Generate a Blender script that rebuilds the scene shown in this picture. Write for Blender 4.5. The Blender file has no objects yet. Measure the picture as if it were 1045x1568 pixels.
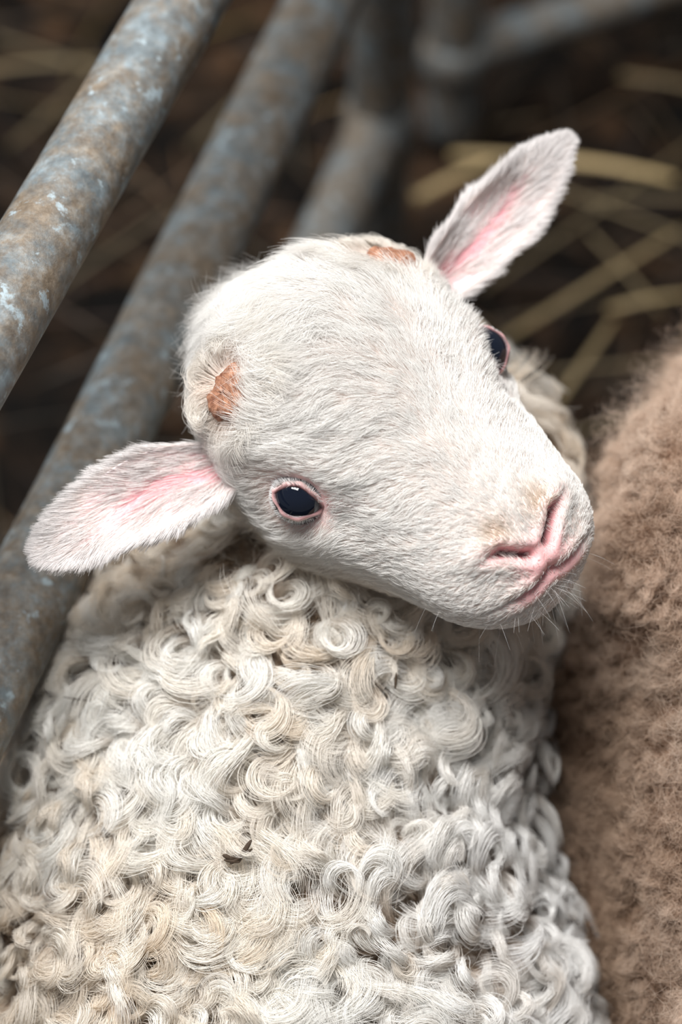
import bpy, bmesh, math
import numpy as np
from mathutils import Vector, Matrix, kdtree

rng = np.random.default_rng(7)
# ---------------------------------------------------------------- frame
# modelling frame: x = right, y = up the slope of the view, z = toward viewer; unit U metres
U = 0.000274
HZ = 0.42
TH = math.radians(52)
CS, SN = math.cos(TH), math.sin(TH)
RM = np.array([[1, 0, 0], [0, SN, -CS], [0, CS, SN]])   # columns = axes in world

def W(p):
    p = np.asarray(p, float)
    return (p * U) @ RM.T + np.array([0, 0, HZ])

def WD(v):
    return np.asarray(v, float) @ RM.T

def nrm(a):
    a = np.asarray(a, float)
    return a / (np.linalg.norm(a, axis=-1, keepdims=True) + 1e-12)

def sines(P, freq, seed, octs=3):
    """smooth vector noise, roughly -1..1 ; P (...,3)"""
    r = np.random.default_rng(seed)
    out = np.zeros(P.shape)
    amp = 1.0
    tot = 0
    for o in range(octs):
        for c in range(3):
            acc = 0
            for k in range(4):
                d = r.normal(size=3); d /= np.linalg.norm(d)
                acc = acc + np.sin((P @ d) * freq * (0.7 + 0.6 * r.random()) + r.random() * 6.28)
            out[..., c] += amp * acc / 2.2
        tot += amp
        freq *= 2.1
        amp *= 0.5
    return out / tot

# ---------------------------------------------------------------- materials
def new_mat(name):
    m = bpy.data.materials.new(name)
    m.use_nodes = True
    nt = m.node_tree
    b = nt.nodes['Principled BSDF']
    return m, nt, b

def hair_mat(name, root=(0.6, 0.5, 0.4), rootmix=0.5, rough=0.55, transl=0.3, span=0.55, spec=0.35):
    m, nt, b = new_mat(name)
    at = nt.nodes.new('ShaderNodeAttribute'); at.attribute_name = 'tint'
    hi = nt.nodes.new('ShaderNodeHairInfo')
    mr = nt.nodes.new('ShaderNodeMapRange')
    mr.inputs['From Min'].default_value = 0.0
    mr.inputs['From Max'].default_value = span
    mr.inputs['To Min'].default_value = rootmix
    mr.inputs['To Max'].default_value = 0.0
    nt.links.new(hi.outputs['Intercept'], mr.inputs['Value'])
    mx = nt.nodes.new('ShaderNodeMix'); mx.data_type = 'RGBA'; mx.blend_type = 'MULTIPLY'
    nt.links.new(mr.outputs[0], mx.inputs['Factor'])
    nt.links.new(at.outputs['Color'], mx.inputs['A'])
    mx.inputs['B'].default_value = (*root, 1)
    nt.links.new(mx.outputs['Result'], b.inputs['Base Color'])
    b.inputs['Roughness'].default_value = rough
    b.inputs['Specular IOR Level'].default_value = spec
    tr = nt.nodes.new('ShaderNodeBsdfTranslucent')
    nt.links.new(mx.outputs['Result'], tr.inputs['Color'])
    ms = nt.nodes.new('ShaderNodeMixShader'); ms.inputs[0].default_value = transl
    nt.links.new(b.outputs[0], ms.inputs[1]); nt.links.new(tr.outputs[0], ms.inputs[2])
    nt.links.new(ms.outputs[0], nt.nodes['Material Output'].inputs['Surface'])
    return m

def skin_mat(name, attr=True, col=(0.8, 0.6, 0.55), rough=0.5, sss=0.15, bump=0.2, bscale=900):
    m, nt, b = new_mat(name)
    if attr:
        at = nt.nodes.new('ShaderNodeAttribute'); at.attribute_name = 'skin'
        src = at.outputs['Color']
    else:
        rgb = nt.nodes.new('ShaderNodeRGB'); rgb.outputs[0].default_value = (*col, 1)
        src = rgb.outputs[0]
    tc = nt.nodes.new('ShaderNodeTexCoord')
    nz = nt.nodes.new('ShaderNodeTexNoise'); nz.inputs['Scale'].default_value = bscale * 0.3
    nt.links.new(tc.outputs['Object'], nz.inputs['Vector'])
    mr = nt.nodes.new('ShaderNodeMapRange'); mr.inputs['To Min'].default_value = 0.8; mr.inputs['To Max'].default_value = 1.15
    nt.links.new(nz.outputs['Fac'], mr.inputs['Value'])
    mx = nt.nodes.new('ShaderNodeMix'); mx.data_type = 'RGBA'; mx.blend_type = 'MULTIPLY'
    mx.inputs['Factor'].default_value = 1
    nt.links.new(src, mx.inputs['A']); nt.links.new(mr.outputs[0], mx.inputs['B'])
    nt.links.new(mx.outputs['Result'], b.inputs['Base Color'])
    b.inputs['Roughness'].default_value = rough
    b.inputs['Subsurface Weight'].default_value = sss
    b.inputs['Subsurface Radius'].default_value = (1, 0.4, 0.3)
    b.inputs['Subsurface Scale'].default_value = 0.004
    n2 = nt.nodes.new('ShaderNodeTexNoise'); n2.inputs['Scale'].default_value = bscale
    nt.links.new(tc.outputs['Object'], n2.inputs['Vector'])
    bp = nt.nodes.new('ShaderNodeBump'); bp.inputs['Strength'].default_value = bump; bp.inputs['Distance'].default_value = 0.001
    nt.links.new(n2.outputs['Fac'], bp.inputs['Height']); nt.links.new(bp.outputs[0], b.inputs['Normal'])
    return m

M_skin = skin_mat('lamb_skin', rough=0.42)
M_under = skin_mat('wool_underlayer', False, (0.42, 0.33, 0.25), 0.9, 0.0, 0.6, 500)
M_ewe_under = skin_mat('fleece_underlayer', False, (0.24, 0.15, 0.10), 0.95, 0.0, 0.8, 300)
M_fur = hair_mat('lamb_face_hair', (0.92, 0.80, 0.75), 0.7, 0.5, 0.3)
M_wool = hair_mat('lamb_wool_hair', (0.64, 0.51, 0.40), 1.0, 0.42, 0.3, 0.5, 0.45)  # tan wool roots, darkened to paint in the shade between curls
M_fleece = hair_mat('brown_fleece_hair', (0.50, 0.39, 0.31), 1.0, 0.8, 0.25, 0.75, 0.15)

m, nt, b = new_mat('eye_glossy'); M_eye = m
b.inputs['Base Color'].default_value = (0.005, 0.008, 0.017, 1)
b.inputs['Roughness'].default_value = 0.03
b.inputs['Coat Weight'].default_value = 0.3
b.inputs['Coat Roughness'].default_value = 0.02

m, nt, b = new_mat('hoof_horn'); M_hoof = m
b.inputs['Base Color'].default_value = (0.05, 0.04, 0.03, 1); b.inputs['Roughness'].default_value = 0.5

m, nt, b = new_mat('dry_plant_debris'); M_deb = m
b.inputs['Base Color'].default_value = (0.05, 0.03, 0.016, 1); b.inputs['Roughness'].default_value = 0.8

m, nt, b = new_mat('horn_bud_scab'); M_bud = m
tc = nt.nodes.new('ShaderNodeTexCoord'); nz = nt.nodes.new('ShaderNodeTexNoise')
nz.inputs['Scale'].default_value = 420; nz.inputs['Detail'].default_value = 8; nz.inputs['Roughness'].default_value = 0.7
cr = nt.nodes.new('ShaderNodeValToRGB')
cr.color_ramp.elements[0].position = 0.36; cr.color_ramp.elements[0].color = (0.18, 0.062, 0.032, 1)
cr.color_ramp.elements[1].position = 0.66; cr.color_ramp.elements[1].color = (0.55, 0.28, 0.17, 1)
nt.links.new(tc.outputs['Object'], nz.inputs['Vector']); nt.links.new(nz.outputs['Fac'], cr.inputs[0])
nt.links.new(cr.outputs[0], b.inputs['Base Color']); b.inputs['Roughness'].default_value = 0.7
bp = nt.nodes.new('ShaderNodeBump'); bp.inputs['Distance'].default_value = 0.001; bp.inputs['Strength'].default_value = 0.6
nt.links.new(nz.outputs['Fac'], bp.inputs['Height']); nt.links.new(bp.outputs[0], b.inputs['Normal'])

# galvanised, rusty, flaking gate paint
m, nt, b = new_mat('weathered_gate_metal'); M_gate = m
tc = nt.nodes.new('ShaderNodeTexCoord')
def noise(scale, detail=6, rough=0.6, dist=0.0):
    n = nt.nodes.new('ShaderNodeTexNoise'); n.inputs['Scale'].default_value = scale
    n.inputs['Detail'].default_value = detail; n.inputs['Roughness'].default_value = rough
    n.inputs['Distortion'].default_value = dist
    nt.links.new(tc.outputs['Object'], n.inputs['Vector']); return n
def ramp(src, stops):
    c = nt.nodes.new('ShaderNodeValToRGB')
    e = c.color_ramp.elements
    e[0].position, e[0].color = stops[0][0], (*stops[0][1], 1)
    e[1].position, e[1].color = stops[-1][0], (*stops[-1][1], 1)
    for s in stops[1:-1]:
        k = e.new(s[0]); k.color = (*s[1], 1)
    nt.links.new(src, c.inputs[0]); return c
def mixc(f, a, bb):
    x = nt.nodes.new('ShaderNodeMix'); x.data_type = 'RGBA'
    nt.links.new(f, x.inputs['Factor']); nt.links.new(a, x.inputs['A']); nt.links.new(bb, x.inputs['B'])
    return x.outputs['Result']
base = ramp(noise(75, 10, 0.7).outputs['Fac'], [(0.32, (0.095, 0.112, 0.12)), (0.5, (0.185, 0.22, 0.235)), (0.66, (0.30, 0.37, 0.41))])
rust = ramp(noise(150, 8, 0.75).outputs['Fac'], [(0.3, (0.09, 0.066, 0.045)), (0.5, (0.195, 0.15, 0.105)), (0.7, (0.34, 0.285, 0.22))])
rm = ramp(noise(38, 10, 0.75).outputs['Fac'], [(0.40, (0, 0, 0)), (0.49, (.55, .55, .55)), (0.60, (1, 1, 1))])
pale = ramp(noise(90, 6, 0.65).outputs['Fac'], [(0.60, (0, 0, 0)), (0.67, (1, 1, 1))])
c1 = mixc(rm.outputs[0], base.outputs[0], rust.outputs[0])
pc = nt.nodes.new('ShaderNodeRGB'); pc.outputs[0].default_value = (0.38, 0.46, 0.50, 1)
c2 = mixc(pale.outputs[0], c1, pc.outputs[0])
nt.links.new(c2, b.inputs['Base Color'])
b.inputs['Roughness'].default_value = 0.5; b.inputs['Metallic'].default_value = 0.1
bp = nt.nodes.new('ShaderNodeBump'); bp.inputs['Distance'].default_value = 0.0012; bp.inputs['Strength'].default_value = 0.8
nt.links.new(noise(150, 8, 0.7).outputs['Fac'], bp.inputs['Height']); nt.links.new(bp.outputs[0], b.inputs['Normal'])

m, nt, b = new_mat('dirty_bedding_soil'); M_soil = m
tc = nt.nodes.new('ShaderNodeTexCoord')
g = ramp(noise(16, 10, 0.7, 0.4).outputs['Fac'], [(0.42, (0.003, 0.0025, 0.002)), (0.54, (0.024, 0.014, 0.008)), (0.66, (0.15, 0.080, 0.040))])
nt.links.new(g.outputs[0], b.inputs['Base Color']); b.inputs['Roughness'].default_value = 0.9
b.inputs['Specular IOR Level'].default_value = 0.2
bp = nt.nodes.new('ShaderNodeBump'); bp.inputs['Distance'].default_value = 0.01
nt.links.new(noise(60, 8, 0.7, 0.3).outputs['Fac'], bp.inputs['Height']); nt.links.new(bp.outputs[0], b.inputs['Normal'])

m, nt, b = new_mat('straw'); M_straw = m
at = nt.nodes.new('ShaderNodeAttribute'); at.attribute_name = 'skin'
nt.links.new(at.outputs['Color'], b.inputs['Base Color']); b.inputs['Roughness'].default_value = 0.6

# ---------------------------------------------------------------- mesh helpers
def mesh_obj(name, verts, faces, mat=None, parent=None, smooth=True):
    me = bpy.data.meshes.new(name)
    me.from_pydata([tuple(v) for v in verts], [], [tuple(f) for f in faces])
    me.update()
    if smooth:
        me.polygons.foreach_set('use_smooth', [True] * len(me.polygons))
    ob = bpy.data.objects.new(name, me)
    bpy.context.collection.objects.link(ob)
    if mat: me.materials.append(mat)
    if parent: ob.parent = parent
    return ob

def set_col(me, cols):
    a = me.color_attributes.new('skin', 'FLOAT_COLOR', 'POINT')
    c = np.ones((len(me.vertices), 4)); c[:, :3] = cols
    a.data.foreach_set('color', c.ravel())

def empty(name):
    e = bpy.data.objects.new(name, None)
    e.empty_display_size = 0.05
    bpy.context.collection.objects.link(e)
    return e

def grid_faces(nr, nc, wrap=True):
    f = []
    for i in range(nr - 1):
        for j in range(nc if wrap else nc - 1):
            a = i * nc + j; b_ = i * nc + (j + 1) % nc
            f.append((a, b_, b_ + nc, a + nc))
    return f

def catmull(t, X):
    X = np.asarray(X, float); n = len(X)
    i = np.clip(np.floor(t).astype(int), 0, n - 2); f = (t - i)[:, None]
    p0 = X[np.clip(i - 1, 0, n - 1)]; p1 = X[i]; p2 = X[i + 1]; p3 = X[np.clip(i + 2, 0, n - 1)]
    return 0.5 * ((2 * p1) + (-p0 + p2) * f + (2 * p0 - 5 * p1 + 4 * p2 - p3) * f ** 2 + (-p0 + 3 * p1 - 3 * p2 + p3) * f ** 3)

def vnormals(me):
    n = np.empty(len(me.vertices) * 3); me.vertices.foreach_get('normal', n); return n.reshape(-1, 3)
def vcos(me):
    n = np.empty(len(me.vertices) * 3); me.vertices.foreach_get('co', n); return n.reshape(-1, 3)

def sample(me, n, weight=None, r=rng):
    me.calc_loop_triangles()
    tri = np.empty(len(me.loop_triangles) * 3, int); me.loop_triangles.foreach_get('vertices', tri); tri = tri.reshape(-1, 3)
    V = vcos(me); N = vnormals(me)
    A, B, C = V[tri[:, 0]], V[tri[:, 1]], V[tri[:, 2]]
    ar = np.linalg.norm(np.cross(B - A, C - A), axis=1)
    if weight is not None:
        ar = ar * weight((A + B + C) / 3, nrm(N[tri].mean(1)))
    idx = r.choice(len(tri), n, p=ar / ar.sum())
    u = r.random(n); v = r.random(n); fl = u + v > 1; u[fl] = 1 - u[fl]; v[fl] = 1 - v[fl]
    w = 1 - u - v
    T = tri[idx]
    P = V[T[:, 0]] * w[:, None] + V[T[:, 1]] * u[:, None] + V[T[:, 2]] * v[:, None]
    NN = nrm(N[T[:, 0]] * w[:, None] + N[T[:, 1]] * u[:, None] + N[T[:, 2]] * v[:, None])
    return P, NN

def make_hair(name, P, rad, col, mat, parent):
    N, K, _ = P.shape
    cu = bpy.data.hair_curves.new(name)
    cu.add_curves([K] * N)
    cu.attributes['position'].data.foreach_set('vector', np.ascontiguousarray(P, dtype=np.float32).ravel())
    ra = cu.attributes.get('radius') or cu.attributes.new('radius', 'FLOAT', 'POINT')
    ra.data.foreach_set('value', np.ascontiguousarray(rad, dtype=np.float32).ravel())
    ta = cu.attributes.new('tint', 'FLOAT_COLOR', 'CURVE')
    c = np.ones((N, 4), dtype=np.float32); c[:, :3] = np.clip(col, 0, 0.97)
    ta.data.foreach_set('color', c.ravel())
    cu.materials.append(mat)
    ob = bpy.data.objects.new(name, cu)
    bpy.context.collection.objects.link(ob)
    if parent: ob.parent = parent
    return ob

def clump_hair(PP, N0, ncl, strength, r, power=1.5):
    """pull strands (N,K,3) toward a nearby guide strand"""
    n, K, _ = PP.shape
    ids = r.choice(n, ncl, replace=False)
    kd = kdtree.KDTree(ncl)
    for i, k in enumerate(ids): kd.insert(PP[k, 0], i)
    kd.balance()
    near = np.array([kd.find(p)[1] for p in PP[:, 0]])
    G_ = PP[ids[near]]
    s = np.linspace(0, 1, K) ** power
    st = (strength * r.uniform(0.5, 1.1, n))[:, None, None] * s[None, :, None]
    return PP * (1 - st) + G_ * st

def sphere_arr(c, r, nu=20, nv=14):
    vs = []; fs = []
    for i in range(nv + 1):
        t = math.pi * i / nv
        for j in range(nu):
            p = 2 * math.pi * j / nu
            vs.append((c[0] + r[0] * math.sin(t) * math.cos(p), c[1] + r[1] * math.sin(t) * math.sin(p), c[2] + r[2] * math.cos(t)))
    return vs, grid_faces(nv + 1, nu)

def blobs_mesh(name, blobs, voxel, smooth_it, mat, parent, disp=None):
    V = []; F = []
    for c, r in blobs:
        v, f = sphere_arr(c, r); o = len(V); V += v; F += [tuple(k + o for k in q) for q in f]
    ob = mesh_obj(name, W(np.array(V)), F)
    bm = bmesh.new(); bm.from_mesh(ob.data); bmesh.ops.remove_doubles(bm, verts=bm.verts, dist=1e-6); bmesh.ops.recalc_face_normals(bm, faces=bm.faces); bm.to_mesh(ob.data); bm.free()
    md = ob.modifiers.new('r', 'REMESH'); md.mode = 'VOXEL'; md.voxel_size = voxel
    sm = ob.modifiers.new('s', 'SMOOTH'); sm.iterations = smooth_it; sm.factor = 0.5
    dg = bpy.context.evaluated_depsgraph_get(); dg.update()
    me = bpy.data.meshes.new_from_object(ob.evaluated_get(dg))
    ob.modifiers.clear(); ob.data = me
    me.materials.clear(); me.materials.append(mat)
    me.polygons.foreach_set('use_smooth', [True] * len(me.polygons)); me.update()
    if disp is not None:
        V = vcos(me); N = vnormals(me); V = V + N * disp(V)[:, None]
        me.vertices.foreach_set('co', V.ravel()); me.update()
    if parent: ob.parent = parent
    ob.name = name
    return ob

def interp_blobs(path, n):
    t = np.linspace(0, len(path) - 1, n)
    X = catmull(t, path)
    return [((x[0], x[1], x[2]), (x[3], x[4], x[5])) for x in X]

def height(p):
    return HZ / U + CS * p[1] + SN * p[2]
DOWN = np.array([0, -CS, -SN]); FWD = np.array([0, SN, -CS])

# ================================================================= LAMB
lamb = empty('lamb')
AX_L = nrm(np.array([0.728, 0.579, -0.368]))
AX_M = nrm(np.array([0.690, -0.470, 0.549])); AX_M = nrm(AX_M - AX_L * (AX_M @ AX_L))
AX_D = nrm(np.cross(AX_M, AX_L))
if AX_D[2] < 0: AX_D = -AX_D
HO = np.array([86, 120, 0.0])
HM = np.stack([AX_M, AX_L, AX_D])

def Hp(p):
    return np.asarray(p, float) @ HM + HO
def Hw(p):
    return W(Hp(p))
def inv_h(pm):
    return (pm - HO) @ HM.T
def world_to_model(pw):
    return ((np.asarray(pw) - np.array([0, 0, HZ])) @ RM) / U

ST = [(-332, 0, 26, 26), (-323, 68, 84, -55), (-287, 118, 124, -130), (-242, 160, 170, -190), (-190, 196, 196, -225),
      (-120, 217, 198, -250), (-50, 219, 174, -270), (20, 203, 136, -278), (80, 185, 98, -258), (140, 167, 66, -234),
      (195, 154, 38, -216), (236, 144, 15, -203), (265, 132, -7, -193), (286, 117, -28, -183), (303, 95, -50, -170),
      (314, 62, -74, -152), (319, 0, -114, -114)]
NS, NR = 200, 184
tt = np.linspace(0, len(ST) - 1, NS)
S = catmull(tt, ST); S[:, 1] = np.maximum(S[:, 1], 0.01)
ang = np.linspace(0, 2 * math.pi, NR, endpoint=False)
ca, sa = np.cos(ang), np.sin(ang)
pw = lambda x, p: np.sign(x) * np.abs(x) ** p
hv = np.zeros((NS, NR, 3))
for i in range(NS):
    mm, w, T, B = S[i]
    c = B + 0.55 * (T - B)
    l = w * pw(ca, 0.86)
    l = np.where(sa < 0, l * (1 - 0.20 * np.abs(sa)), l * (1 - 0.05 * sa))
    d = np.where(sa > 0, c + (T - c) * pw(sa, 0.90), c + (c - B) * pw(sa, 0.95))
    hv[i, :, 0] = mm; hv[i, :, 1] = l; hv[i, :, 2] = d
hv = hv.reshape(-1, 3)
hf = grid_faces(NS, NR)
tmp = bpy.data.meshes.new('tmp'); tmp.from_pydata(hv.tolist(), [], hf); tmp.update()
hn = vnormals(tmp)
if (hn[(NS // 2) * NR + NR // 4] @ np.array([0, 0, 1])) < 0:
    hf = [f[::-1] for f in hf]; hn = -hn

def gauss(P, c, s):
    d = (P - np.array(c)) / np.array(s); return np.exp(-(d ** 2).sum(1))
def capsule(P, a, b_):
    a = np.array(a, float); b_ = np.array(b_, float); ab = b_ - a
    t = np.clip(((P - a) @ ab) / (ab @ ab), 0, 1)
    return np.linalg.norm(P - (a + t[:, None] * ab), axis=1)
def nearest(p, V=None):
    return np.argmin((((hv if V is None else V) - np.array(p)) ** 2).sum(1))

NA, NB, NC = (296, 18, -44), (277, 54, -22), (257, 77, -28)
def nosd(A):
    return np.minimum(capsule(A, NA, NB), capsule(A, NB, NC) + 2)
def mouthd(P):
    return -90 - 0.30 * np.clip(309 - P[:, 0], 0, 90) + 9 * np.exp(-(P[:, 1] / 22) ** 2)
eyes = {}
for sgn in (-1, 1):
    i = nearest((0, sgn * 202, 26)); eyes[sgn] = hv[i].copy()
disp = np.zeros(len(hv))
AL = np.abs(hv[:, 1])
PA = hv.copy(); PA[:, 1] = AL
ey = np.array([eyes[1][0], abs(eyes[1][1]), eyes[1][2]])
disp += 12 * gauss(PA, ey + np.array([-15, -25, 50]), (60, 40, 28))
disp += 10 * gauss(PA, ey + np.array([-10, 8, -58]), (60, 55, 30))
disp -= 13 * gauss(PA, ey + np.array([85, -25, -15]), (40, 40, 40))
disp -= 14 * gauss(PA, ey, (38, 44, 32))
disp += 9 * gauss(PA, (225, 115, -120), (60, 50, 50))
disp += 8 * gauss(PA, (254, 80, -13), (35, 40, 22))
disp += 8 * gauss(PA, (278, 0, -150), (50, 80, 26))
disp += 10 * gauss(PA, (-60, 190, -150), (90, 60, 80))
disp += 18 * gauss(PA, (-172, 175, 108), (55, 55, 50))
ndm = nosd(PA)
disp -= 20 * np.exp(-(ndm / 8.5) ** 2)
disp += 5 * np.exp(-((ndm - 18) / 9) ** 2)
mouth_d = mouthd(hv)
mfr = np.clip((hv[:, 0] - 245) / 40, 0, 1)
latm = np.exp(-(AL / 86) ** 4)
mouth = np.exp(-((hv[:, 2] - mouth_d) / 5) ** 2) * mfr * (0.35 + 0.65 * latm)
disp -= 6 * mouth
disp += 5 * np.exp(-((hv[:, 2] - mouth_d - 16) / 9.0) ** 2) * mfr * latm
disp += 6 * np.exp(-((hv[:, 2] - mouth_d + 16) / 10.0) ** 2) * mfr * latm
phil = np.exp(-(hv[:, 1] / 3.5) ** 2) * np.clip((hv[:, 0] - 286) / 12, 0, 1) * (hv[:, 2] > -82) * (hv[:, 2] < -36)
disp -= 4 * phil
hv2 = hv + hn * disp[:, None]
head = mesh_obj('head', Hw(hv2), hf, M_skin, lamb)
white = np.array([0.86, 0.76, 0.71]); pink = np.array([0.87, 0.49, 0.49]); deep = np.array([0.55, 0.18, 0.20]); dark = np.array([0.035, 0.02, 0.03])
def pinkmask(P):
    A = P.copy(); A[:, 1] = np.abs(A[:, 1])
    nose = gauss(A, (298, 0, -60), (32, 48, 36)) * 1.5
    nos = np.exp(-(nosd(A) / 16) ** 2) * 1.2
    md = mouthd(P)
    lip = np.exp(-((P[:, 2] - md + 7) / 17.0) ** 2) * np.clip((P[:, 0] - 260) / 30, 0, 1) * 1.2 * np.exp(-(A[:, 1] / 74) ** 4)
    e = gauss(A, ey + np.array([6, 0, -4]), (62, 58, 50)) * 0.85
    duct = np.exp(-(capsule(A, ey + np.array([40, -8, -2]), ey + np.array([95, -40, 8])) / 15) ** 2)
    return np.clip(np.maximum.reduce([nose, nos, lip, e, duct]), 0, 1)
pm_ = pinkmask(hv)
cols = white * (1 - pm_[:, None]) + pink * pm_[:, None]
k = np.clip(np.exp(-(ndm / 8) ** 2) * 0.9, 0, 1)[:, None]; cols = cols * (1 - k) + deep * k
k = np.clip(np.exp(-(ndm / 5) ** 2), 0, 1)[:, None]; cols = cols * (1 - k) + dark * k
k = np.clip(mouth * 0.5 * latm, 0, 1)[:, None]; cols = cols * (1 - k) + deep * k
dk = np.exp(-(capsule(PA, ey + np.array([74, -28, 0]), ey + np.array([100, -44, 8])) / 6) ** 2)[:, None] * 0.75
cols = cols * (1 - dk) + dark * dk
set_col(head.data, cols)

# ---- eyes with lids
ER = 43.0
lash_P = []
for sgn, nm in ((-1, 'right'), (1, 'left')):
    n = nrm(np.array([0.52, sgn * (0.60 if sgn < 0 else 0.34), 0.56 if sgn < 0 else 0.72]))
    ax = np.array([1.0, 0, 0.12]); ax = nrm(ax - n * (ax @ n))
    ay = np.cross(n, ax); ay = ay if ay[2] > 0 else -ay
    cen = eyes[sgn] - n * (21 if sgn < 0 else 13) + np.array([0, sgn * (5.0 if sgn < 0 else 1.0), 0])
    vs, fs = sphere_arr((0, 0, 0), (ER, ER, ER), 48, 32)
    mesh_obj('eyeball_' + nm, Hw(np.array(vs) + cen), fs, M_eye, lamb)
    V = []; na = 72; C = []
    prof = [(0.94, -1.5), (0.98, 1.0), (1.03, 2.6), (1.12, 3.2), (1.30, 1.5), (1.6, -5), (1.95, -16)]
    pc_ = [(.05, .025, .025), (.12, .055, .06), (.46, .25, .25), (.74, .47, .46), (.84, .60, .58), (.86, .70, .66), (.86, .75, .71)]
    for (sc, dr), c_ in zip(prof, pc_):
        for j in range(na):
            a = 2 * math.pi * j / na
            cx, sy = math.cos(a), math.sin(a)
            rx = math.radians(44); ry = math.radians(33 if sy > 0 else 31)
            px = cx * rx; py = sy * (abs(sy) ** 0.35) * ry
            if cx > 0.5: px *= 1 + 0.45 * (cx - 0.5) / 0.5
            if cx < -0.8: px *= 1 + 0.12 * (-cx - 0.8) / 0.2
            px *= sc; py *= sc
            th = min(math.hypot(px, py), 1.5)
            u = np.array([px, py]) / (math.hypot(px, py) + 1e-9)
            dirv = n * math.cos(th) + (ax * u[0] + ay * u[1]) * math.sin(th)
            V.append(cen + dirv * (ER + dr + 1.0 * math.sin(9 * a) * (sc > 1.1) + 0.8 * math.sin(4 * a + 1)))
            cc = np.array(c_)
            if sc > 1 and sc < 1.2: cc = cc * (0.72 + 0.28 * min(1, max(0, 0.6 - sy)))
            C.append(cc)
    lid = mesh_obj('eyelid_' + nm, Hw(np.array(V)), grid_faces(len(prof), na), M_skin, lamb)
    set_col(lid.data, np.array(C))
    for q in range(70):
        a = rng.uniform(0.1, 0.9) * math.pi
        px = math.cos(a) * math.radians(46) * 1.08; py = math.sin(a) * math.radians(33) * 1.08
        th = math.hypot(px, py); u = np.array([px, py]) / th
        dv = n * math.cos(th) + (ax * u[0] + ay * u[1]) * math.sin(th)
        r0 = cen + dv * (ER + 3)
        ld = nrm(n * 0.8 + ay * 0.55 + ax * (u[0] * 0.4) + rng.normal(size=3) * 0.15)
        L = rng.uniform(14, 36)
        s = np.linspace(0, 1, 8)[:, None]
        lash_P.append(r0 + ld * L * s + (ay * -0.3) * L * s ** 2 * 0.5)
    for q in range(3600):
        a = rng.uniform(0, 2 * math.pi); sc = 1.14 + 0.85 * rng.random() ** 0.65
        px = math.cos(a) * math.radians(45) * sc; py = math.sin(a) * math.radians(32) * sc
        if math.cos(a) > .5: px *= 1 + 0.45 * (math.cos(a) - 0.5) / 0.5
        th = min(math.hypot(px, py), 1.5); u = np.array([px, py]) / math.hypot(px, py)
        rad_ = ax * u[0] + ay * u[1]
        dv = n * math.cos(th) + rad_ * math.sin(th)
        r0 = cen + dv * (ER + np.interp(sc, [1.12, 1.30, 1.6, 1.95], [3.2, 1.5, -5, -16]) - 1)
        out = nrm(rad_ * math.cos(th) - n * math.sin(th))
        ld = nrm(out * 0.9 + dv * 0.4 + np.array([-0.4, 0, 0]) + rng.normal(size=3) * 0.15)
        L = np.interp(sc, [1.12, 1.9], [5, 16]) * rng.uniform(.8, 1.3); s = np.linspace(0, 1, 8)[:, None]
        lash_P.append(r0 + ld * L * s)
lash_P = np.array(lash_P)
make_hair('eyelashes', Hw(lash_P), np.tile(np.linspace(0.00008, 0.00003, 8), (len(lash_P), 1)), np.full((len(lash_P), 3), 0.88), M_fur, lamb)

# ---- horn buds
buds = []; tuft_P = []
for sgn in (-1, 1):
    i = nearest((-156, sgn * (178 if sgn < 0 else 168), 132 if sgn < 0 else 142), hv2); c = hv2[i]; n = hn[i]
    n = nrm(n * np.array([1, 0.8, 1.2])); buds.append(c)
    a1 = nrm(np.cross(n, [1, 0, 0.2])); a2 = np.cross(n, a1)
    V = []
    hh = 0 if sgn < 0 else 8
    for r_, h_ in [(44, -12), (39, 2 + hh), (34, 7 + hh), (26, 9 + hh), (17, 8 + hh), (8, 8 + hh), (0.5, 8 + hh)]:
        for j in range(60):
            a = 2 * math.pi * j / 60
            rr = r_ * (1 + 0.10 * math.sin(3 * a + 1) + 0.06 * math.sin(7 * a) + 0.04 * math.sin(13 * a)) * (0.82 + 0.2 * abs(math.cos(a)))
            V.append(c + a1 * rr * math.cos(a) + a2 * rr * math.sin(a) + n * (h_ + 1.0 * math.sin(5 * a + r_) + rng.normal() * 0.7))
    mesh_obj('horn_bud_' + ('right' if sgn < 0 else 'left'), Hw(np.array(V)), grid_faces(7, 60), M_bud, lamb)
    for q in range(20):
        an = rng.uniform(0, 2 * math.pi)
        cdir = nrm(np.array([-0.8 + 0.5 * math.cos(an), 0.9 * math.sin(an), 0]))
        root = hv2[nearest(c + cdir * rng.uniform(55, 90), hv2)]
        nn = hn[nearest(root)]
        t1 = nrm(cdir - nn * (cdir @ nn)); t2 = np.cross(nn, t1)
        kk = rng.choice([-1, 1]) * rng.uniform(2.0, 4.5); LL = rng.uniform(45, 80)
        ss = np.linspace(0, 1, 12)
        for w_ in range(45):
            aa = kk * (1 + rng.normal() * .12) * ss ** 1.2
            ofs = rng.normal(size=3) * 5.5
            st_ = LL * (1 + rng.normal() * .12) / 12
            xx = np.cumsum(np.cos(aa)) * st_; yy = np.cumsum(np.sin(aa)) * st_
            zz = 24 * np.sin(ss * 2.4)
            taper = np.interp(ss, [0, .5, 1], [1.1, .8, .25])[:, None]
            tuft_P.append(root + t1 * xx[:, None] + t2 * yy[:, None] + nn * zz[:, None] + ofs * taper)
buds = np.array(buds); tuft_P = np.array(tuft_P)
make_hair('poll_tufts', Hw(tuft_P), np.tile(np.linspace(0.00009, 0.00003, 12), (len(tuft_P), 1)), np.array([.94, .90, .84]) * rng.uniform(.9, 1.04, (len(tuft_P), 1)), M_fur, lamb)

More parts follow.
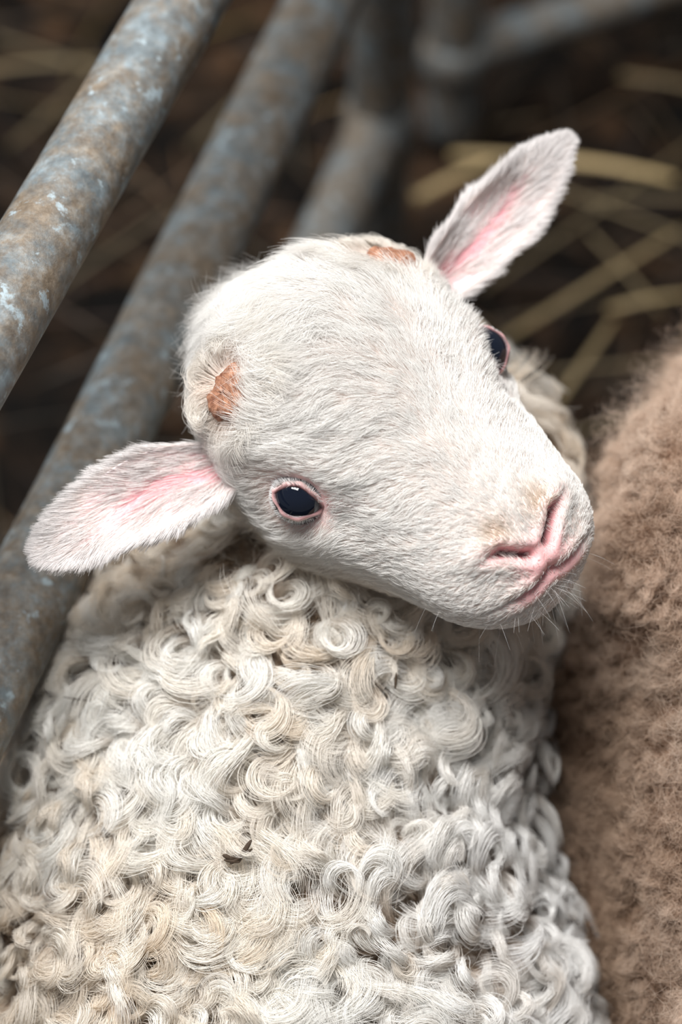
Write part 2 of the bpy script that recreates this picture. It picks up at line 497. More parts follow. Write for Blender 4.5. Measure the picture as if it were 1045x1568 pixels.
# ---- head hair (computed in head-local units)
lm = bpy.data.meshes.new('tmp2'); lm.from_pydata(hv2.tolist(), [], hf); lm.update()
def PAe(P):
    A = P.copy(); A[:, 1] = np.abs(A[:, 1]); d = (A - ey) / np.array([1.15, 1, 0.85]); return np.linalg.norm(d, axis=1)
def hw(P, N):
    pmk = pinkmask(P)
    w = 1.0 - np.clip(pmk * 1.05, 0, 0.93)
    w *= np.where(P[:, 0] < -250, 0.7, 1)
    bd = np.min(np.linalg.norm(P[:, None] - buds[None], axis=2), axis=1)
    w *= np.where(bd < 36, 0.01, 1)
    w *= np.where(PAe(P) < 42, 0.0, 1)
    w *= 1 + 0.8 * np.clip(P[:, 0] / 300, 0, 1)
    return w
NH = 170000
P, N = sample(lm, NH, hw)
mm, ll, dd = P[:, 0], P[:, 1], P[:, 2]
L = np.interp(mm, [-340, -200, -60, 40, 110, 190, 260, 330], [72, 60, 48, 36, 26, 19, 14, 10])
L = L * np.where(dd < -120, 1.25, 1.0)
e_ = PAe(P); L *= np.clip((e_ - 30) / 55, 0.3, 1)
flow = np.stack([-np.ones(NH), ll / 160 * 0.6, -0.35 * np.clip(np.abs(ll) / 150, 0, 1)], 1)
flow += (0.35 + 0.7 * np.clip(-mm / 150, 0, 1))[:, None] * sines(P, 1 / 75., 3, 2)
ed = P.copy(); ed[:, 1] = np.abs(ed[:, 1]); ed -= ey; ed[:, 1] *= np.sign(ll) * 1
flow += nrm(ed) * (1.6 * np.exp(-(e_ / 60) ** 2))[:, None]
bd = np.linalg.norm(P[:, None] - buds[None], axis=2); bi = bd.argmin(1); bm_ = bd.min(1)
flow += nrm(P - buds[bi]) * (2.6 * np.exp(-(bm_ / 60) ** 2))[:, None]
clump = sines(P, 1 / 9., 9, 2)
flow += 0.25 * clump + rng.normal(size=(NH, 3)) * 0.18
flow = flow - N * (flow * N).sum(1, keepdims=True); flow = nrm(flow)
lift = np.interp(mm, [-340, -150, 100, 370], [0.8, 0.60, 0.42, 0.5]) + 0.14 * clump[:, 0] + rng.normal(size=NH) * 0.08
K = 8; s = np.linspace(0, 1, K)
L = L * rng.uniform(0.6, 1.22, NH)
side = np.cross(N, flow)
bend = (0.5 * sines(P, 1 / 35., 21, 2)[:, 0] + rng.normal(size=NH) * 0.12)
crest = np.clip((-mm - 80) / 100, 0, 1.3) + 1.0 * np.exp(-((bm_ - 50) / 25) ** 2)
HPt = (P[:, None] - N[:, None] * 1.0 + flow[:, None] * (L[:, None] * s)[..., None]
       + N[:, None] * ((L * lift)[:, None] * (s - 0.5 * s ** 2))[..., None] * 1.3
       + side[:, None] * ((L * bend * (1 + crest))[:, None] * s ** 2)[..., None])
HPt = clump_hair(HPt, N, 12000, 0.58, rng)
col = np.array([0.95, 0.935, 0.91]) * rng.uniform(0.9, 1.04, (NH, 1))
yel = np.clip((-dd - 90) / 120, 0, 1)[:, None] * np.clip((190 - mm) / 100, 0, 1)[:, None] * 0.75
col = col * (1 - yel) + np.array([0.80, 0.67, 0.51]) * yel
PAf = np.stack([mm, np.abs(ll), dd], 1)
yel = np.exp(-(np.linalg.norm(PAf - np.array([264, 42, -3]), axis=1) / 22) ** 2)[:, None] * 0.6
col = col * (1 - yel) + np.array([0.6, 0.42, 0.25]) * yel
yel = np.exp(-(bm_ / 60) ** 2)[:, None] * 0.35
col = col * (1 - yel) + np.array([0.8, 0.68, 0.52]) * yel
make_hair('face_hair', Hw(HPt), (np.array([1, 1, .95, .9, .8, .65, .45, .2]) * 0.000085)[None] * rng.uniform(.75, 1.2, (NH, 1)), col, M_fur, lamb)

cand = np.where((hv2[:, 0] > 200) & (hv2[:, 2] < -90))[0]
ii = rng.choice(cand, 60); s = np.linspace(0, 1, 10)[None, :, None]
dr = nrm(hn[ii] + rng.normal(size=(60, 3)) * 0.35 + np.array([-0.3, 0, -0.2]))[:, None]
Lw = rng.uniform(25, 60, 60)[:, None, None]
WP = hv2[ii][:, None] + dr * Lw * s + np.array([0, 0, -0.25]) * Lw * s ** 2
make_hair('whiskers', Hw(WP), np.tile(np.linspace(0.00005, 0.00002, 10), (60, 1)), np.full((60, 3), 0.8), M_fur, lamb)

# ---- ears
def build_ear(nm, base, tip, nin, wmax, bendv, wprof, cup0=0.95):
    base = np.array(base, float); tip = np.array(tip, float)
    ax = tip - base; Ln = np.linalg.norm(ax); ax /= Ln
    n = np.array(nin, float); n = nrm(n - ax * (n @ ax)); sd = np.cross(n, ax)
    nu, nv = 60, 36
    u = np.linspace(0, 1, nu); v = np.linspace(-1, 1, nv)
    w = np.interp(u, [0, .12, .28, .45, .62, .78, .9, .97, 1], wprof) * wmax
    w = np.convolve(np.pad(w, 3, mode='edge'), np.ones(7) / 7, 'valid'); w[-1] = 1
    cup = np.interp(u, [0, .25, .6, 1], [cup0, .55, .32, .12])
    uu, vv = np.meshgrid(u, v, indexing='ij')
    ww = w[:, None]; cc = cup[:, None]
    lat = np.sin(vv * (0.6 + cc)) / np.sin(0.6 + cc)
    C = base + ax * (uu[..., None] * Ln) + sd * (lat * ww)[..., None] + n * (cc * ww * (vv ** 2) * 0.9)[..., None] \
        + np.array(bendv) * (np.sin(uu * math.pi) * 1.0)[..., None] + n * (4 * np.sin(uu * 9 + vv * 2) * ww / wmax)[..., None]
    inner = C.reshape(-1, 3)
    th = (4.0 * np.sqrt(np.clip(1 - vv ** 2, 0, 1)) + 0.8)[..., None]
    outer = (C - n * th * 1.6).reshape(-1, 3)
    F = grid_faces(nu, nv, False); o = len(inner)
    F2 = [tuple(k + o for k in f[::-1]) for f in F]
    rim = []
    for i in range(nu - 1):
        a, b2 = i * nv, (i + 1) * nv; rim.append((a, b2, b2 + o, a + o))
        a, b2 = i * nv + nv - 1, (i + 1) * nv + nv - 1; rim.append((b2, a, a + o, b2 + o))
    for j in range(nv - 1):
        a = (nu - 1) * nv + j; rim.append((a, a + 1, a + 1 + o, a + o))
    Vall = np.vstack([inner, outer])
    ob = mesh_obj('ear_' + nm, W(Vall), F + F2 + rim, M_skin, lamb)
    bm = bmesh.new(); bm.from_mesh(ob.data); bmesh.ops.recalc_face_normals(bm, faces=bm.faces); bm.to_mesh(ob.data); bm.free()
    inn = np.exp(-(np.abs(vv + 0.1) / 0.7) ** 4) * np.interp(uu, [0, .15, .5, .75, .95], [.95, 1, .85, .4, 0.0])
    vein = 0.5 + 0.5 * np.sin(vv * 8 + 2.5 * np.sin(uu * 5))
    inn = np.clip(inn * (0.7 + 0.5 * vein), 0, 1).reshape(-1, 1)
    cw = np.array([0.88, 0.74, 0.73]); cp = np.array([0.83, 0.38, 0.42])
    ci = cw * (1 - inn) + cp * inn
    set_col(ob.data, np.vstack([ci, np.tile(cw, (len(outer), 1))]))
    r = rng
    n1 = 34000
    ru = r.random(n1) ** 0.9; rv = r.uniform(-1, 1, n1)
    edge = r.random(n1) < 0.25; rv[edge] = np.sign(rv[edge]) * r.uniform(0.8, 1, edge.sum())
    veinr = 0.5 + 0.5 * np.sin(rv * 8 + 2.5 * np.sin(ru * 5))
    keep = r.random(n1) < np.clip(0.44 - 0.38 * veinr * np.exp(-((rv + .1) / .7) ** 4) + 0.8 * np.abs(rv) ** 2.2 + 0.9 * np.clip(ru - .55, 0, 1), 0, 1)
    ru, rv = ru[keep], rv[keep]; n1 = len(ru)
    fi = ru * (nu - 1); fj = (rv + 1) / 2 * (nv - 1)
    i0 = np.clip(fi.astype(int), 0, nu - 2); j0 = np.clip(fj.astype(int), 0, nv - 2); a = (fi - i0)[:, None]; b2 = (fj - j0)[:, None]
    def bil(G): return G[i0, j0] * (1 - a) * (1 - b2) + G[i0 + 1, j0] * a * (1 - b2) + G[i0, j0 + 1] * (1 - a) * b2 + G[i0 + 1, j0 + 1] * a * b2
    R0 = bil(C); outm = r.random(n1) < 0.35
    R0 = R0 - np.where(outm, 6.0, 0)[:, None] * n
    nd_ = np.where(outm, -1.0, 1.0)[:, None] * n
    noi = sines(R0, 1 / 14., 31, 2)
    dirv = nrm(ax * 1.0 + sd * (rv[:, None] * 0.6) + nd_ * 0.30 + noi * 0.22 + r.normal(size=(n1, 3)) * 0.12)
    Lh = r.uniform(20, 42, n1) * np.interp(ru, [0, .8, 1], [1.2, 0.9, .6])
    s = np.linspace(0, 1, 7)
    PP = R0[:, None] + dirv[:, None] * (Lh[:, None] * s)[..., None] - nd_[:, None] * (Lh[:, None] * 0.18 * s ** 2)[..., None]
    PP = clump_hair(PP, None, 1800, 0.55, r)
    c = np.array([0.93, 0.90, 0.89]) * r.uniform(0.9, 1.04, (n1, 1))
    make_hair('ear_hair_' + nm, W(PP), (np.array([1, 1, .95, .85, .7, .5, .2]) * 0.00008)[None] * np.ones((n1, 1)), c, M_fur, lamb)

build_ear('right', (-176, 68, -22), (-456, -66, 62), (0.05, 0.25, 0.95), 60, (0, 12, 0), [.60, .80, .97, 1, .93, .77, .50, .24, .04], 0.6)
build_ear('left', (146, 362, -140), (362, 592, -165), (0.25, -0.1, 0.95), 50, (6, 6, 0), [.66, .84, 1, 1, .88, .62, .33, .14, .03])

# ---- body
torso = [(90, 60, -400, 225, 190, 190),
         (60, -60, -410, 275, 200, 230),
         (-40, -190, -385, 335, 200, 280),
         (-98, -330, -370, 368, 200, 305),
         (-122, -520, -330, 396, 200, 310),
         (-116, -800, -260, 459, 220, 320),
         (-96, -1100, -200, 454, 240, 330),
         (-70, -1330, -170, 370, 230, 300)]
blobs = interp_blobs(torso, 40)
def leg(top, hoof_xy_off, r0, r1, bendf):
    out = []
    top = np.array(top, float); h = height(top)
    foot = top + DOWN * (h - 25) + np.array([hoof_xy_off[0], 0, 0]) + FWD * hoof_xy_off[1]
    kne = (top + foot) / 2 + FWD * bendf
    for a, b_, ra, rb in ((top, kne, r0, (r0 + r1) * .42), (kne, foot, (r0 + r1) * .42, r1)):
        for t in np.linspace(0, 1, 14):
            out.append((tuple(a + (b_ - a) * t), (ra + (rb - ra) * t,) * 3))
    return out, foot
feet = []
for top, off, bf in (((-260, -250, -520), (0, 0), 30), ((120, -250, -520), (0, 0), 30), ((-300, -1180, -420), (0, -60), -90), ((170, -1180, -420), (0, -60), -90)):
    lb, ft = leg(top, off, 95, 32, bf); blobs += lb; feet.append(ft)
def woolbump(V):
    q = sines(V, 1 / (28 * U), 5, 2)
    return q[:, 0] * 5 * U
body = blobs_mesh('body', blobs, 0.005, 6, M_under, lamb, woolbump)
for i, ft in enumerate(feet):
    w0 = W(ft); V = []
    for (zz, rx, ry) in ((0.0, .013, .017), (0.012, .012, .015), (0.026, .010, .011), (0.03, .001, .001)):
        for j in range(20):
            a = 2 * math.pi * j / 20
            cleft = 1 - 0.25 * math.exp(-((a - math.pi / 2) / 0.2) ** 2)
            V.append((w0[0] + rx * math.cos(a), w0[1] + ry * math.sin(a) * cleft + 0.004, zz))
    mesh_obj('hoof_%d' % (i + 1), V, grid_faces(4, 20), M_hoof, lamb)

def in_head(Pw):
    q = inv_h(world_to_model(Pw))
    a = (((q - np.array([-60, 0, -30])) / np.array([285, 225, 230])) ** 2).sum(-1) < 1
    b_ = (((q - np.array([160, 0, -110])) / np.array([185, 135, 120])) ** 2).sum(-1) < 1
    return a | b_

def locks(name, me, nl, nstr, Lr, Hr, rl, kap, K, radius, colf, mat, parent, wt, seed, biasdir, spacing=1.6, frizz=1.2, flowscale=120, phj=0.9):
    r = np.random.default_rng(seed)
    P, N = sample(me, nl, wt, r)
    ok = ~in_head(P); P, N = P[ok], N[ok]
    cell = np.floor(P / (rl * spacing)).astype(int)
    _, idx = np.unique(cell, axis=0, return_index=True); P, N = P[idx], N[idx]
    nl = len(P)
    f = sines(P, 1 / (flowscale * U), seed + 1, 2) * 1.1 + np.array(biasdir)
    f = f - N * (f * N).sum(1, keepdims=True); T = nrm(f); B = np.cross(N, T)
    s = np.linspace(0, 1, K)
    ph0 = r.normal(size=nl) * phj
    sg = np.where(sines(P, 1 / (60 * U), seed + 2, 1)[:, 0] + r.normal(size=nl) * 0.5 > 0, 1, -1)
    kp = sg * (kap[0] + (kap[1] - kap[0]) * r.random(nl))
    sz = r.uniform(0.7, 1.3, nl)
    L = r.uniform(*Lr, nl) * sz; H = r.uniform(*Hr, nl)
    ks = kp[:, None] * (1 + r.normal(size=(nl, nstr)) * 0.07)
    Ls = L[:, None] * (1 + r.normal(size=(nl, nstr)) * 0.10)
    wav = (r.uniform(0.0, 0.7, nl) * r.choice([-1, 1], nl))[:, None, None]
    an = (ph0 - kp * 0.4)[:, None, None] + ks[..., None] * (s ** 1.25)[None, None] + wav * np.sin(s * 5.5)[None, None]
    x = np.cumsum(np.cos(an), 2) * (Ls / K)[..., None]; y = np.cumsum(np.sin(an), 2) * (Ls / K)[..., None]
    zf = r.uniform(0.42, 0.85, nl)[:, None, None]
    z = H[:, None, None] * np.sin(s[None, None] * math.pi * zf)
    rr = np.sqrt(r.random((nl, nstr))); aa = r.random((nl, nstr)) * 6.283
    rls = rl * r.uniform(0.6, 1.25, nl)[:, None] * (1 + 0.8 * (r.random((nl, nstr)) < 0.10))
    oa = rr * np.cos(aa) * rls; ob = rr * np.sin(aa) * rls
    wp = np.interp(s, [0, .2, .5, .8, 1], [1.2, 1.0, .86, .46, .08])
    px = -np.sin(an); py = np.cos(an)
    fz = frizz * U * np.sin(s[None, None] * r.uniform(8, 20, (nl, nstr, 1)) + r.random((nl, nstr, 1)) * 6)
    X = x + px * (oa[..., None] * wp + fz); Y = y + py * (oa[..., None] * wp + fz)
    Z = z + ob[..., None] * wp * 1.1
    PP = P[:, None, None] + T[:, None, None] * X[..., None] + B[:, None, None] * Y[..., None] + N[:, None, None] * Z[..., None]
    PP = PP.reshape(-1, K, 3)
    c = colf(P, r)[:, None] * r.uniform(0.9, 1.05, (nl, nstr, 1)); c = c.reshape(-1, 3)
    prof = np.interp(s, [0, .7, 1], [1, .85, .25]) * radius
    make_hair(name, PP, prof[None] * r.uniform(.8, 1.2, (len(PP), 1)), c, mat, parent)
    return nl

def wool_col(P, r):
    q = world_to_model(P)
    base = np.array([0.97, 0.95, 0.91]); tan = np.array([0.89, 0.755, 0.59]); cool = np.array([0.93, 0.935, 0.945])
    nz = sines(P, 1 / (110 * U), 77, 2)[:, 0] * 0.5 + 0.18 + r.normal(size=len(P)) * 0.25
    left = np.clip((-q[:, 0] - 100) / 500, 0, 1) * 0.35 + np.clip((q[:, 1] + 250) / 300, 0, 1) * 0.35 * np.clip((200 - q[:, 0]) / 100, 0, 1)
    t = np.clip(nz * 0.65 + left, 0, 1)[:, None]
    c = base * (1 - t) + tan * t
    k = (np.clip((q[:, 0] + 100) / 400, 0, 1) * np.clip((-q[:, 1] - 200) / 400, 0, 1) * 0.6)[:, None]
    return c * (1 - k) + cool * k

upw = lambda P, N: np.where(N[:, 2] < -0.3, 0.15, 1.0) * np.where(P[:, 2] < 0.12, 0.1, 1.0)
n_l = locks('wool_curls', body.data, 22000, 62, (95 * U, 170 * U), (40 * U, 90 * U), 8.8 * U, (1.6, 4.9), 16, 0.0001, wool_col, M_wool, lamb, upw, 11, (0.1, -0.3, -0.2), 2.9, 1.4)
print('locks', n_l)
def fuzz(name, me, n, Lr, radius, colf, mat, parent, wt, seed, crimp, K=8, up=0.8, ncl=0, cst=0.5, wave=0.6, power=1.0, frq=(6, 14)):
    r = np.random.default_rng(seed)
    P, N = sample(me, n, wt, r); ok = ~in_head(P); P, N = P[ok], N[ok]; n = len(P)
    s = np.linspace(0, 1, K)
    d = nrm(N * up + r.normal(size=(n, 3)) * 0.35 + sines(P, 1 / (25 * U), seed + 4, 2) * wave)
    a1 = nrm(np.cross(d, r.normal(size=(n, 3)))); a2 = np.cross(d, a1)
    L = r.uniform(*Lr, n)
    ph = r.random((n, 1)) * 6.28; fr = r.uniform(frq[0], frq[1], (n, 1))
    PP = P[:, None] + d[:, None] * (L[:, None] * s)[..., None]
    if ncl: PP = clump_hair(PP, None, ncl, cst, r, power)
    am = (crimp * r.uniform(.4, 1.3, n))[:, None] * np.minimum(s * 3, 1)
    PP = PP + a1[:, None] * (am * np.sin(fr * s + ph))[..., None] + a2[:, None] * (am * np.cos(fr * s * 1.1 + ph))[..., None]
    make_hair(name, PP, np.interp(s, [0, .7, 1], [1, .8, .3])[None] * radius * np.ones((n, 1)), colf(P, r) * r.uniform(.85, 1.1, (n, 1)), mat, parent)
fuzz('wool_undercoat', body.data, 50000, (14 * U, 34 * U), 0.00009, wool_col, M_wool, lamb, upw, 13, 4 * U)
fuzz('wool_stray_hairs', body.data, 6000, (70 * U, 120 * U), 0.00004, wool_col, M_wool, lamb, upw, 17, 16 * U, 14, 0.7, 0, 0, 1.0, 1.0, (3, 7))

# bits of plant debris caught in the wool
bv = vcos(body.data); bq = world_to_model(bv); bn = vnormals(body.data)
for k_, (x, y, sz, asp) in enumerate(((-160, -528, 8, 2.0), (82, -262, 6, 2.0), (-380, -300, 3, 8.0))):
    c = np.where((np.hypot(bq[:, 0] - x, bq[:, 1] - y) < 30))[0]; i = c[np.argmax(bq[c, 2])]
    p0 = bv[i] + bn[i] * 84 * U
    for j_ in range(5 if k_ == 0 else 1):
        vs, fs = sphere_arr((0, 0, 0), (1, 1, 1), 12, 10); vs = np.array(vs)
        vs = vs * (1 + 0.2 * sines(vs, 2.5, 100 + k_ + j_, 1)[:, :1]) * np.array([sz * asp * (1 if k_ else .5 + .25 * j_), sz * .45, sz * .35]) * U
        a = (0.3, -0.9, 0.55)[k_] + (j_ - 2) * 0.35; R2 = np.array([[math.cos(a), -math.sin(a), 0], [math.sin(a), math.cos(a), 0], [0, 0, 1]])
        vs = (vs @ R2.T) @ RM.T + p0 + WD(np.array([(j_ - 2) * 6 * (k_ == 0), rng.normal() * 4 * (k_ == 0), 0])) * U
        mesh_obj('wool_debris_%d_%d' % (k_, j_), vs, fs, M_deb, lamb)

# ================================================================= SHEEP (brown ewe)
ewe = empty('sheep')
trunk = [(1120, 10, -300, 660, 400, 420),
         (1110, -200, -290, 690, 380, 430),
         (1120, -430, -280, 690, 380, 440),
         (1160, -700, -220, 700, 380, 450),
         (1230, -1000, -140, 740, 400, 450),
         (1300, -1350, -40, 720, 420, 440)]
blobs = interp_blobs(trunk, 26)
blobs += interp_blobs([(670, 10, -240, 225, 215, 220), (650, -120, -230, 225, 180, 230)], 5)
blobs += interp_blobs([(695, -300, -420, 350, 230, 260), (715, -520, -420, 345, 260, 270), (780, -850, -380, 360, 300, 280), (830, -1150, -330, 380, 300, 300)], 14)
feet = []
for top, off, bf in (((850, -150, -600), (0, 60), 40), ((1450, -150, -600), (0, 60), 40), ((900, -1250, -450), (0, 0), -60), ((1550, -1250, -450), (0, 0), -60)):
    lb, ft = leg(top, off, 170, 60, bf); blobs += lb; feet.append(ft)
def clumpbump(V):
    q = sines(V, 1 / (55 * U), 55, 3); q2 = sines(V, 1 / (20 * U), 57, 2)
    return (q[:, 0] * 15 + np.abs(q[:, 1]) * -18 - np.clip(q2[:, 0] - .35, 0, 1) * 26) * U
ebody = blobs_mesh('ewe_body', blobs, 0.0045, 5, M_ewe_under, ewe, clumpbump)
for i, ft in enumerate(feet):
    w0 = W(ft); V = []
    for (zz, rx, ry) in ((0.0, .024, .03), (0.02, .022, .027), (0.045, .018, .02), (0.05, .001, .001)):
        for j in range(20):
            a = 2 * math.pi * j / 20
            V.append((w0[0] + rx * math.cos(a), w0[1] + ry * math.sin(a) + 0.006, zz))
    mesh_obj('ewe_hoof_%d' % (i + 1), V, grid_faces(4, 20), M_hoof, ewe)
def fl_col(P, r):
    q = world_to_model(P)
    a = np.array([0.74, 0.57, 0.45]); b_ = np.array([0.40, 0.275, 0.19]); c_ = np.array([0.88, 0.76, 0.65])
    nz = sines(P, 1 / (60 * U), 91, 3)[:, 0] + r.normal(size=len(P)) * 0.3
    t = np.clip(-nz * 0.85, 0, 1)[:, None]; u = np.clip(nz * 0.8, 0, 1)[:, None]
    c = a * (1 - np.clip(t + u, 0, 1)) + b_ * t + c_ * u
    dk = (np.clip((-q[:, 2] + 10) / 160, 0, 1) * np.clip((-q[:, 1] - 120) / 200, 0, 1))[:, None] * 0.85  # shade of the low, set-back fleece painted into its colour
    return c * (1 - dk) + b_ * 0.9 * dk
ew = lambda P, N: np.where(N[:, 2] < -0.4, 0.1, 1.0) * np.where(P[:, 0] > 0.27, 0.1, 1.0) * np.where(P[:, 2] < 0.12, 0.2, 1.0)
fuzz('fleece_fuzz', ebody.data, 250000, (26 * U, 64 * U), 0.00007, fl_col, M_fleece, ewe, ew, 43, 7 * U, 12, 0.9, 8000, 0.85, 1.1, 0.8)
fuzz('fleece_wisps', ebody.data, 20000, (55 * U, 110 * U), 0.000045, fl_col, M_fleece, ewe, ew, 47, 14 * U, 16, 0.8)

# ================================================================= GATES
def tube(V, F, pts, r, n=28, wob=0.02, caps=True):
    pts = np.array(pts, float); o = len(V)
    PP = [pts[0]]
    for a, b_ in zip(pts[:-1], pts[1:]):
        k = max(2, int(np.linalg.norm(b_ - a) / 0.01))
        PP += [a + (b_ - a) * t for t in np.linspace(0, 1, k + 1)[1:]]
    PP = np.array(PP); T = nrm(np.gradient(PP, axis=0))
    ref = np.array([0.3, 0.1, 1.0]) if abs(nrm(T[0])[2]) < 0.8 else np.array([1.0, 0.2, 0])
    for i, (p, t) in enumerate(zip(PP, T)):
        a1 = nrm(np.cross(t, ref)); a2 = np.cross(t, a1)
        rr = r * (1 + wob * math.sin(i * 0.37) * 0.5 + wob * rng.normal() * 0.15)
        for j in range(n):
            a = 2 * math.pi * j / n
            V.append(p + (a1 * math.cos(a) + a2 * math.sin(a)) * rr)
    F += [tuple(k + o for k in f) for f in grid_faces(len(PP), n)]
    if caps:
        F.append(tuple(o + j for j in range(n))[::-1]); e = o + (len(PP) - 1) * n; F.append(tuple(e + j for j in range(n)))
def collar(V, F, p, d, r, w):
    d = nrm(np.array(d, float)); p = np.array(p, float)
    ref = np.array([0.3, 0.1, 1.0]) if abs(d[2]) < 0.8 else np.array([1.0, 0.2, 0])
    a1 = nrm(np.cross(d, ref)); a2 = np.cross(d, a1); o = len(V); n = 28
    for x, rr in ((-1, .8), (-.7, 1), (-.2, 1.08), (.3, 1.05), (.75, .98), (1, .8)):
        for j in range(n):
            a = 2 * math.pi * j / n
            V.append(p + d * x * w + (a1 * math.cos(a) + a2 * math.sin(a)) * r * rr * (1 + 0.04 * math.sin(5 * a + x)))
    F += [tuple(k + o for k in f) for f in grid_faces(6, n)]
PR = 0.019
V, F = [], []
A1 = np.array([-512, 298, 73.]); D1 = np.array([246, 564, -438.])
A2 = np.array([-543, -225, -146.]); D2 = np.array([508, 1250, -978.])
top_end = A2 + D2 * 1.25
e1 = W(A1 + D1 * 2.6); e2 = W(top_end)
post_top = np.array([e2[0], e2[1], 0.62]); post_bot = np.array([e2[0], e2[1], 0.0])
r1_end = np.array([e2[0] - 0.006, e2[1], W(A1)[2]])
r3_z = W(top_end + DOWN * 690)[2]
d2w = nrm(WD(D2))
far = e2 - d2w * 1.55
tube(V, F, [W(A1 - D1 * 1.9), W(A1), W(A1 + D1), r1_end], PR * 1.02)
tube(V, F, [W(A2 - D2 * 0.75), W(A2), e2], PR * 1.08)
tube(V, F, [np.array([far[0], far[1], r3_z]), np.array([e2[0], e2[1], r3_z])], PR)
tube(V, F, [post_bot, post_top], PR * 1.03)
pb = np.array([far[0] - 0.01, far[1], 0.0]); tube(V, F, [pb, pb + np.array([0, 0, 0.62])], PR)
for z in (r3_z, e2[2], W(A1)[2]):
    collar(V, F, (e2[0], e2[1], z), (0, 0, 1), PR * 1.18, 0.02)
gate = mesh_obj('metal_gate', V, F, M_gate)

sc = 1.0523
def G(x, y, z): return np.array([x * sc, y * sc + 0.0322, z * sc])
V, F = [], []
p = G(.0766, .62, 0); q = G(.198, .68, 0); dq = nrm(q - p)
tube(V, F, [p, p + np.array([0, 0, .75])], PR * 1.05)
tube(V, F, [p + dq * 1.1, p + dq * 1.1 + np.array([0, 0, .75])], PR * 1.05)
for z in (.072, .27, .47, .66):
    tube(V, F, [p + np.array([0, 0, z]), p + dq * 1.1 + np.array([0, 0, z])], PR * 0.85)
    collar(V, F, p + np.array([0, 0, z]), (0, 0, 1), PR * 1.2, 0.018)
gate2 = mesh_obj('metal_gate', V, F, M_gate)

# ================================================================= GROUND + STRAW
n = 260
xs = np.linspace(-2.2, 2.4, n); ys = np.linspace(-1.8, 3.2, n)
gx, gy = np.meshgrid(xs, ys, indexing='ij')
pts = np.stack([gx, gy, np.zeros_like(gx)], -1).reshape(-1, 3)
pts[:, 2] = sines(pts, 9, 61, 4)[:, 0] * 0.014 - 0.012
ground = mesh_obj('ground', pts, grid_faces(n, n, False), M_soil)

V, F, C = [], [], []
def straw(p0, p1, w, col, sag=0.0, twist=0.0, bow=None):
    p0 = np.array(p0, float); p1 = np.array(p1, float); o = len(V)
    t = nrm(p1 - p0); sd = nrm(np.cross(t, [0, 0, 1])); up = np.cross(sd, t)
    k = 7; off = (rng.normal() * 0.03 if bow is None else bow) * np.linalg.norm(p1 - p0)
    for i in range(k):
        s = i / (k - 1); c = p0 + (p1 - p0) * s + sd * off * math.sin(s * math.pi) + np.array([0, 0, 1]) * sag * math.sin(s * math.pi)
        ww = w * (1 - 0.25 * s) * 0.5
        for j in range(6):
            a = j * math.pi / 3 + twist
            V.append(c + sd * math.cos(a) * ww + up * math.sin(a) * ww * 0.45); C.append(col)
    F.extend([tuple(q + o for q in f) for f in grid_faces(k, 6)])
    F.append(tuple(o + j for j in range(6))); F.append(tuple(o + (k - 1) * 6 + j for j in range(6)))
gold = np.array([0.40, 0.295, 0.145])
S_ = [((.0726, .542), (.15, .5335), .008, 1.0), ((.14, .538), (.2198, .519), .009, 1.35), ((.0481, .501), (.1027, .5375), .009, 1.0), ((.1004, .378), (.2201, .474), .006, .6),
      ((.1668, .4026), (.2211, .416), .006, .7), ((.1298, .3246), (.1703, .3947), .006, .5), ((-.25, .6245), (-.1622, .634), .007, .4),
      ((.12, .52), (.24, .455), .004, .45), ((.15, .50), (.26, .50), .004, .4), ((.09, .42), (.24, .56), .004, .3), ((.13, .30), (.24, .33), .004, .3),
      ((-.24, .66), (-.12, .60), .005, .3), ((-.10, .55), (-.05, .62), .005, .25), ((.16, .47), (.20, .40), .004, .4), ((.12, .35), (.22, .36), .004, .3),
      ((-.18, .42), (-.10, .50), .005, .15), ((-.22, .55), (-.14, .66), .006, .2), ((.19, .62), (.26, .60), .006, .4)]
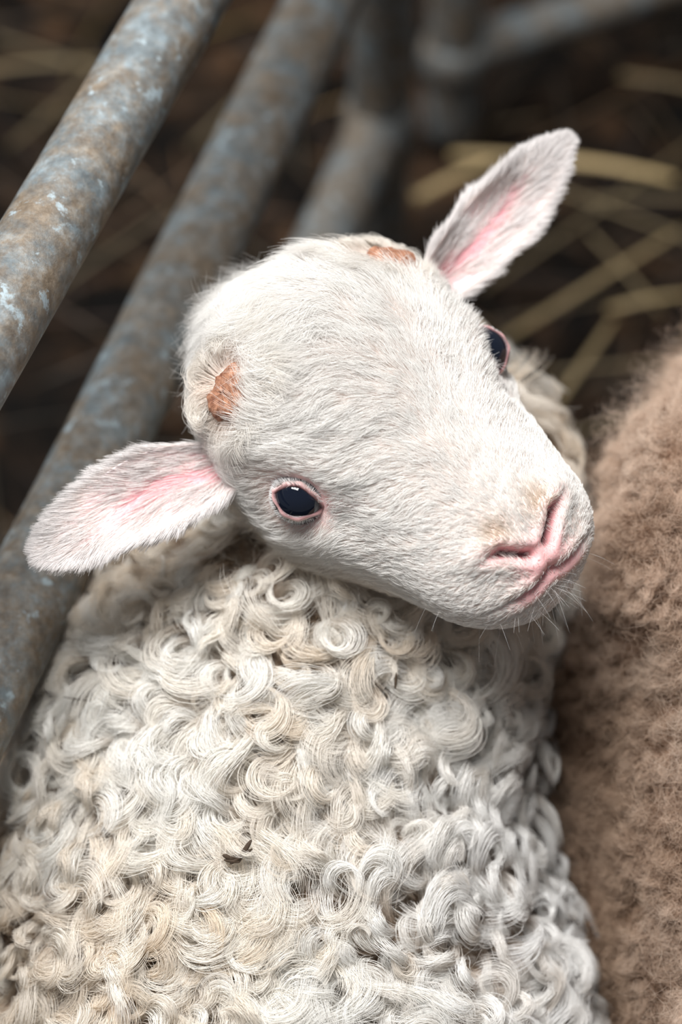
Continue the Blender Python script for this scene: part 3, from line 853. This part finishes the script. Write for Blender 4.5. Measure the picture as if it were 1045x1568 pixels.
for a, b_, w_, br in S_:
    straw(G(a[0], a[1], .05), G(b_[0], b_[1], .05), w_, gold * br, 0.004, 0, 0.015)
for i in range(3200):
    x = rng.uniform(-1.0, 1.2); y = rng.uniform(-0.9, 1.7)
    a = rng.uniform(0, math.pi); Ls = rng.uniform(0.04, 0.2)
    z = rng.uniform(0.0, 0.03)
    d = np.array([math.cos(a), math.sin(a), rng.normal() * 0.08])
    br = rng.choice([0.05, 0.12, 0.22, 0.4], p=[.45, .33, .17, .05])
    cc = gold * br * np.array([1.05, rng.uniform(.7, .95), rng.uniform(.5, 1.0)])
    p = np.array([x, y, z + 0.004]); straw(p, p + d * Ls, rng.uniform(.0015, .005), cc, rng.uniform(0, .01), rng.uniform(0, 1))
st = mesh_obj('straw_bedding', V, F, M_straw, ground)
set_col(st.data, np.array(C))

# ================================================================= LIGHT + CAMERA
def area(name, loc, tgt, size, energy, col):
    ld = bpy.data.lights.new(name, 'AREA'); ld.shape = 'RECTANGLE'; ld.size = size[0]; ld.size_y = size[1]; ld.energy = energy; ld.color = col
    o = bpy.data.objects.new(name, ld); bpy.context.collection.objects.link(o)
    o.location = loc; o.rotation_euler = (Vector(tgt) - Vector(loc)).to_track_quat('-Z', 'Y').to_euler()
area('barn_opening_light', (-0.5, 0.25, 2.85), (0, 0, .4), (1.5, 1.3), 136, (1.0, 0.99, 0.975))
wd = bpy.data.worlds.new('World'); bpy.context.scene.world = wd; wd.use_nodes = True
wd.node_tree.nodes['Background'].inputs[0].default_value = (0.70, 0.72, 0.76, 1)
wd.node_tree.nodes['Background'].inputs[1].default_value = 0.20

cam = bpy.data.cameras.new('camera'); co = bpy.data.objects.new('camera', cam); bpy.context.collection.objects.link(co)
co.location = W((0, 0, 1 / U)); co.rotation_euler = (math.radians(38), 0, 0)
cam.sensor_width = 36; cam.lens = 36 / 0.4296
cam.clip_start = 0.02
cam.dof.use_dof = True; cam.dof.focus_distance = 0.975; cam.dof.aperture_fstop = 3.2
bpy.context.scene.camera = co
bpy.context.scene.view_settings.view_transform = 'Standard'
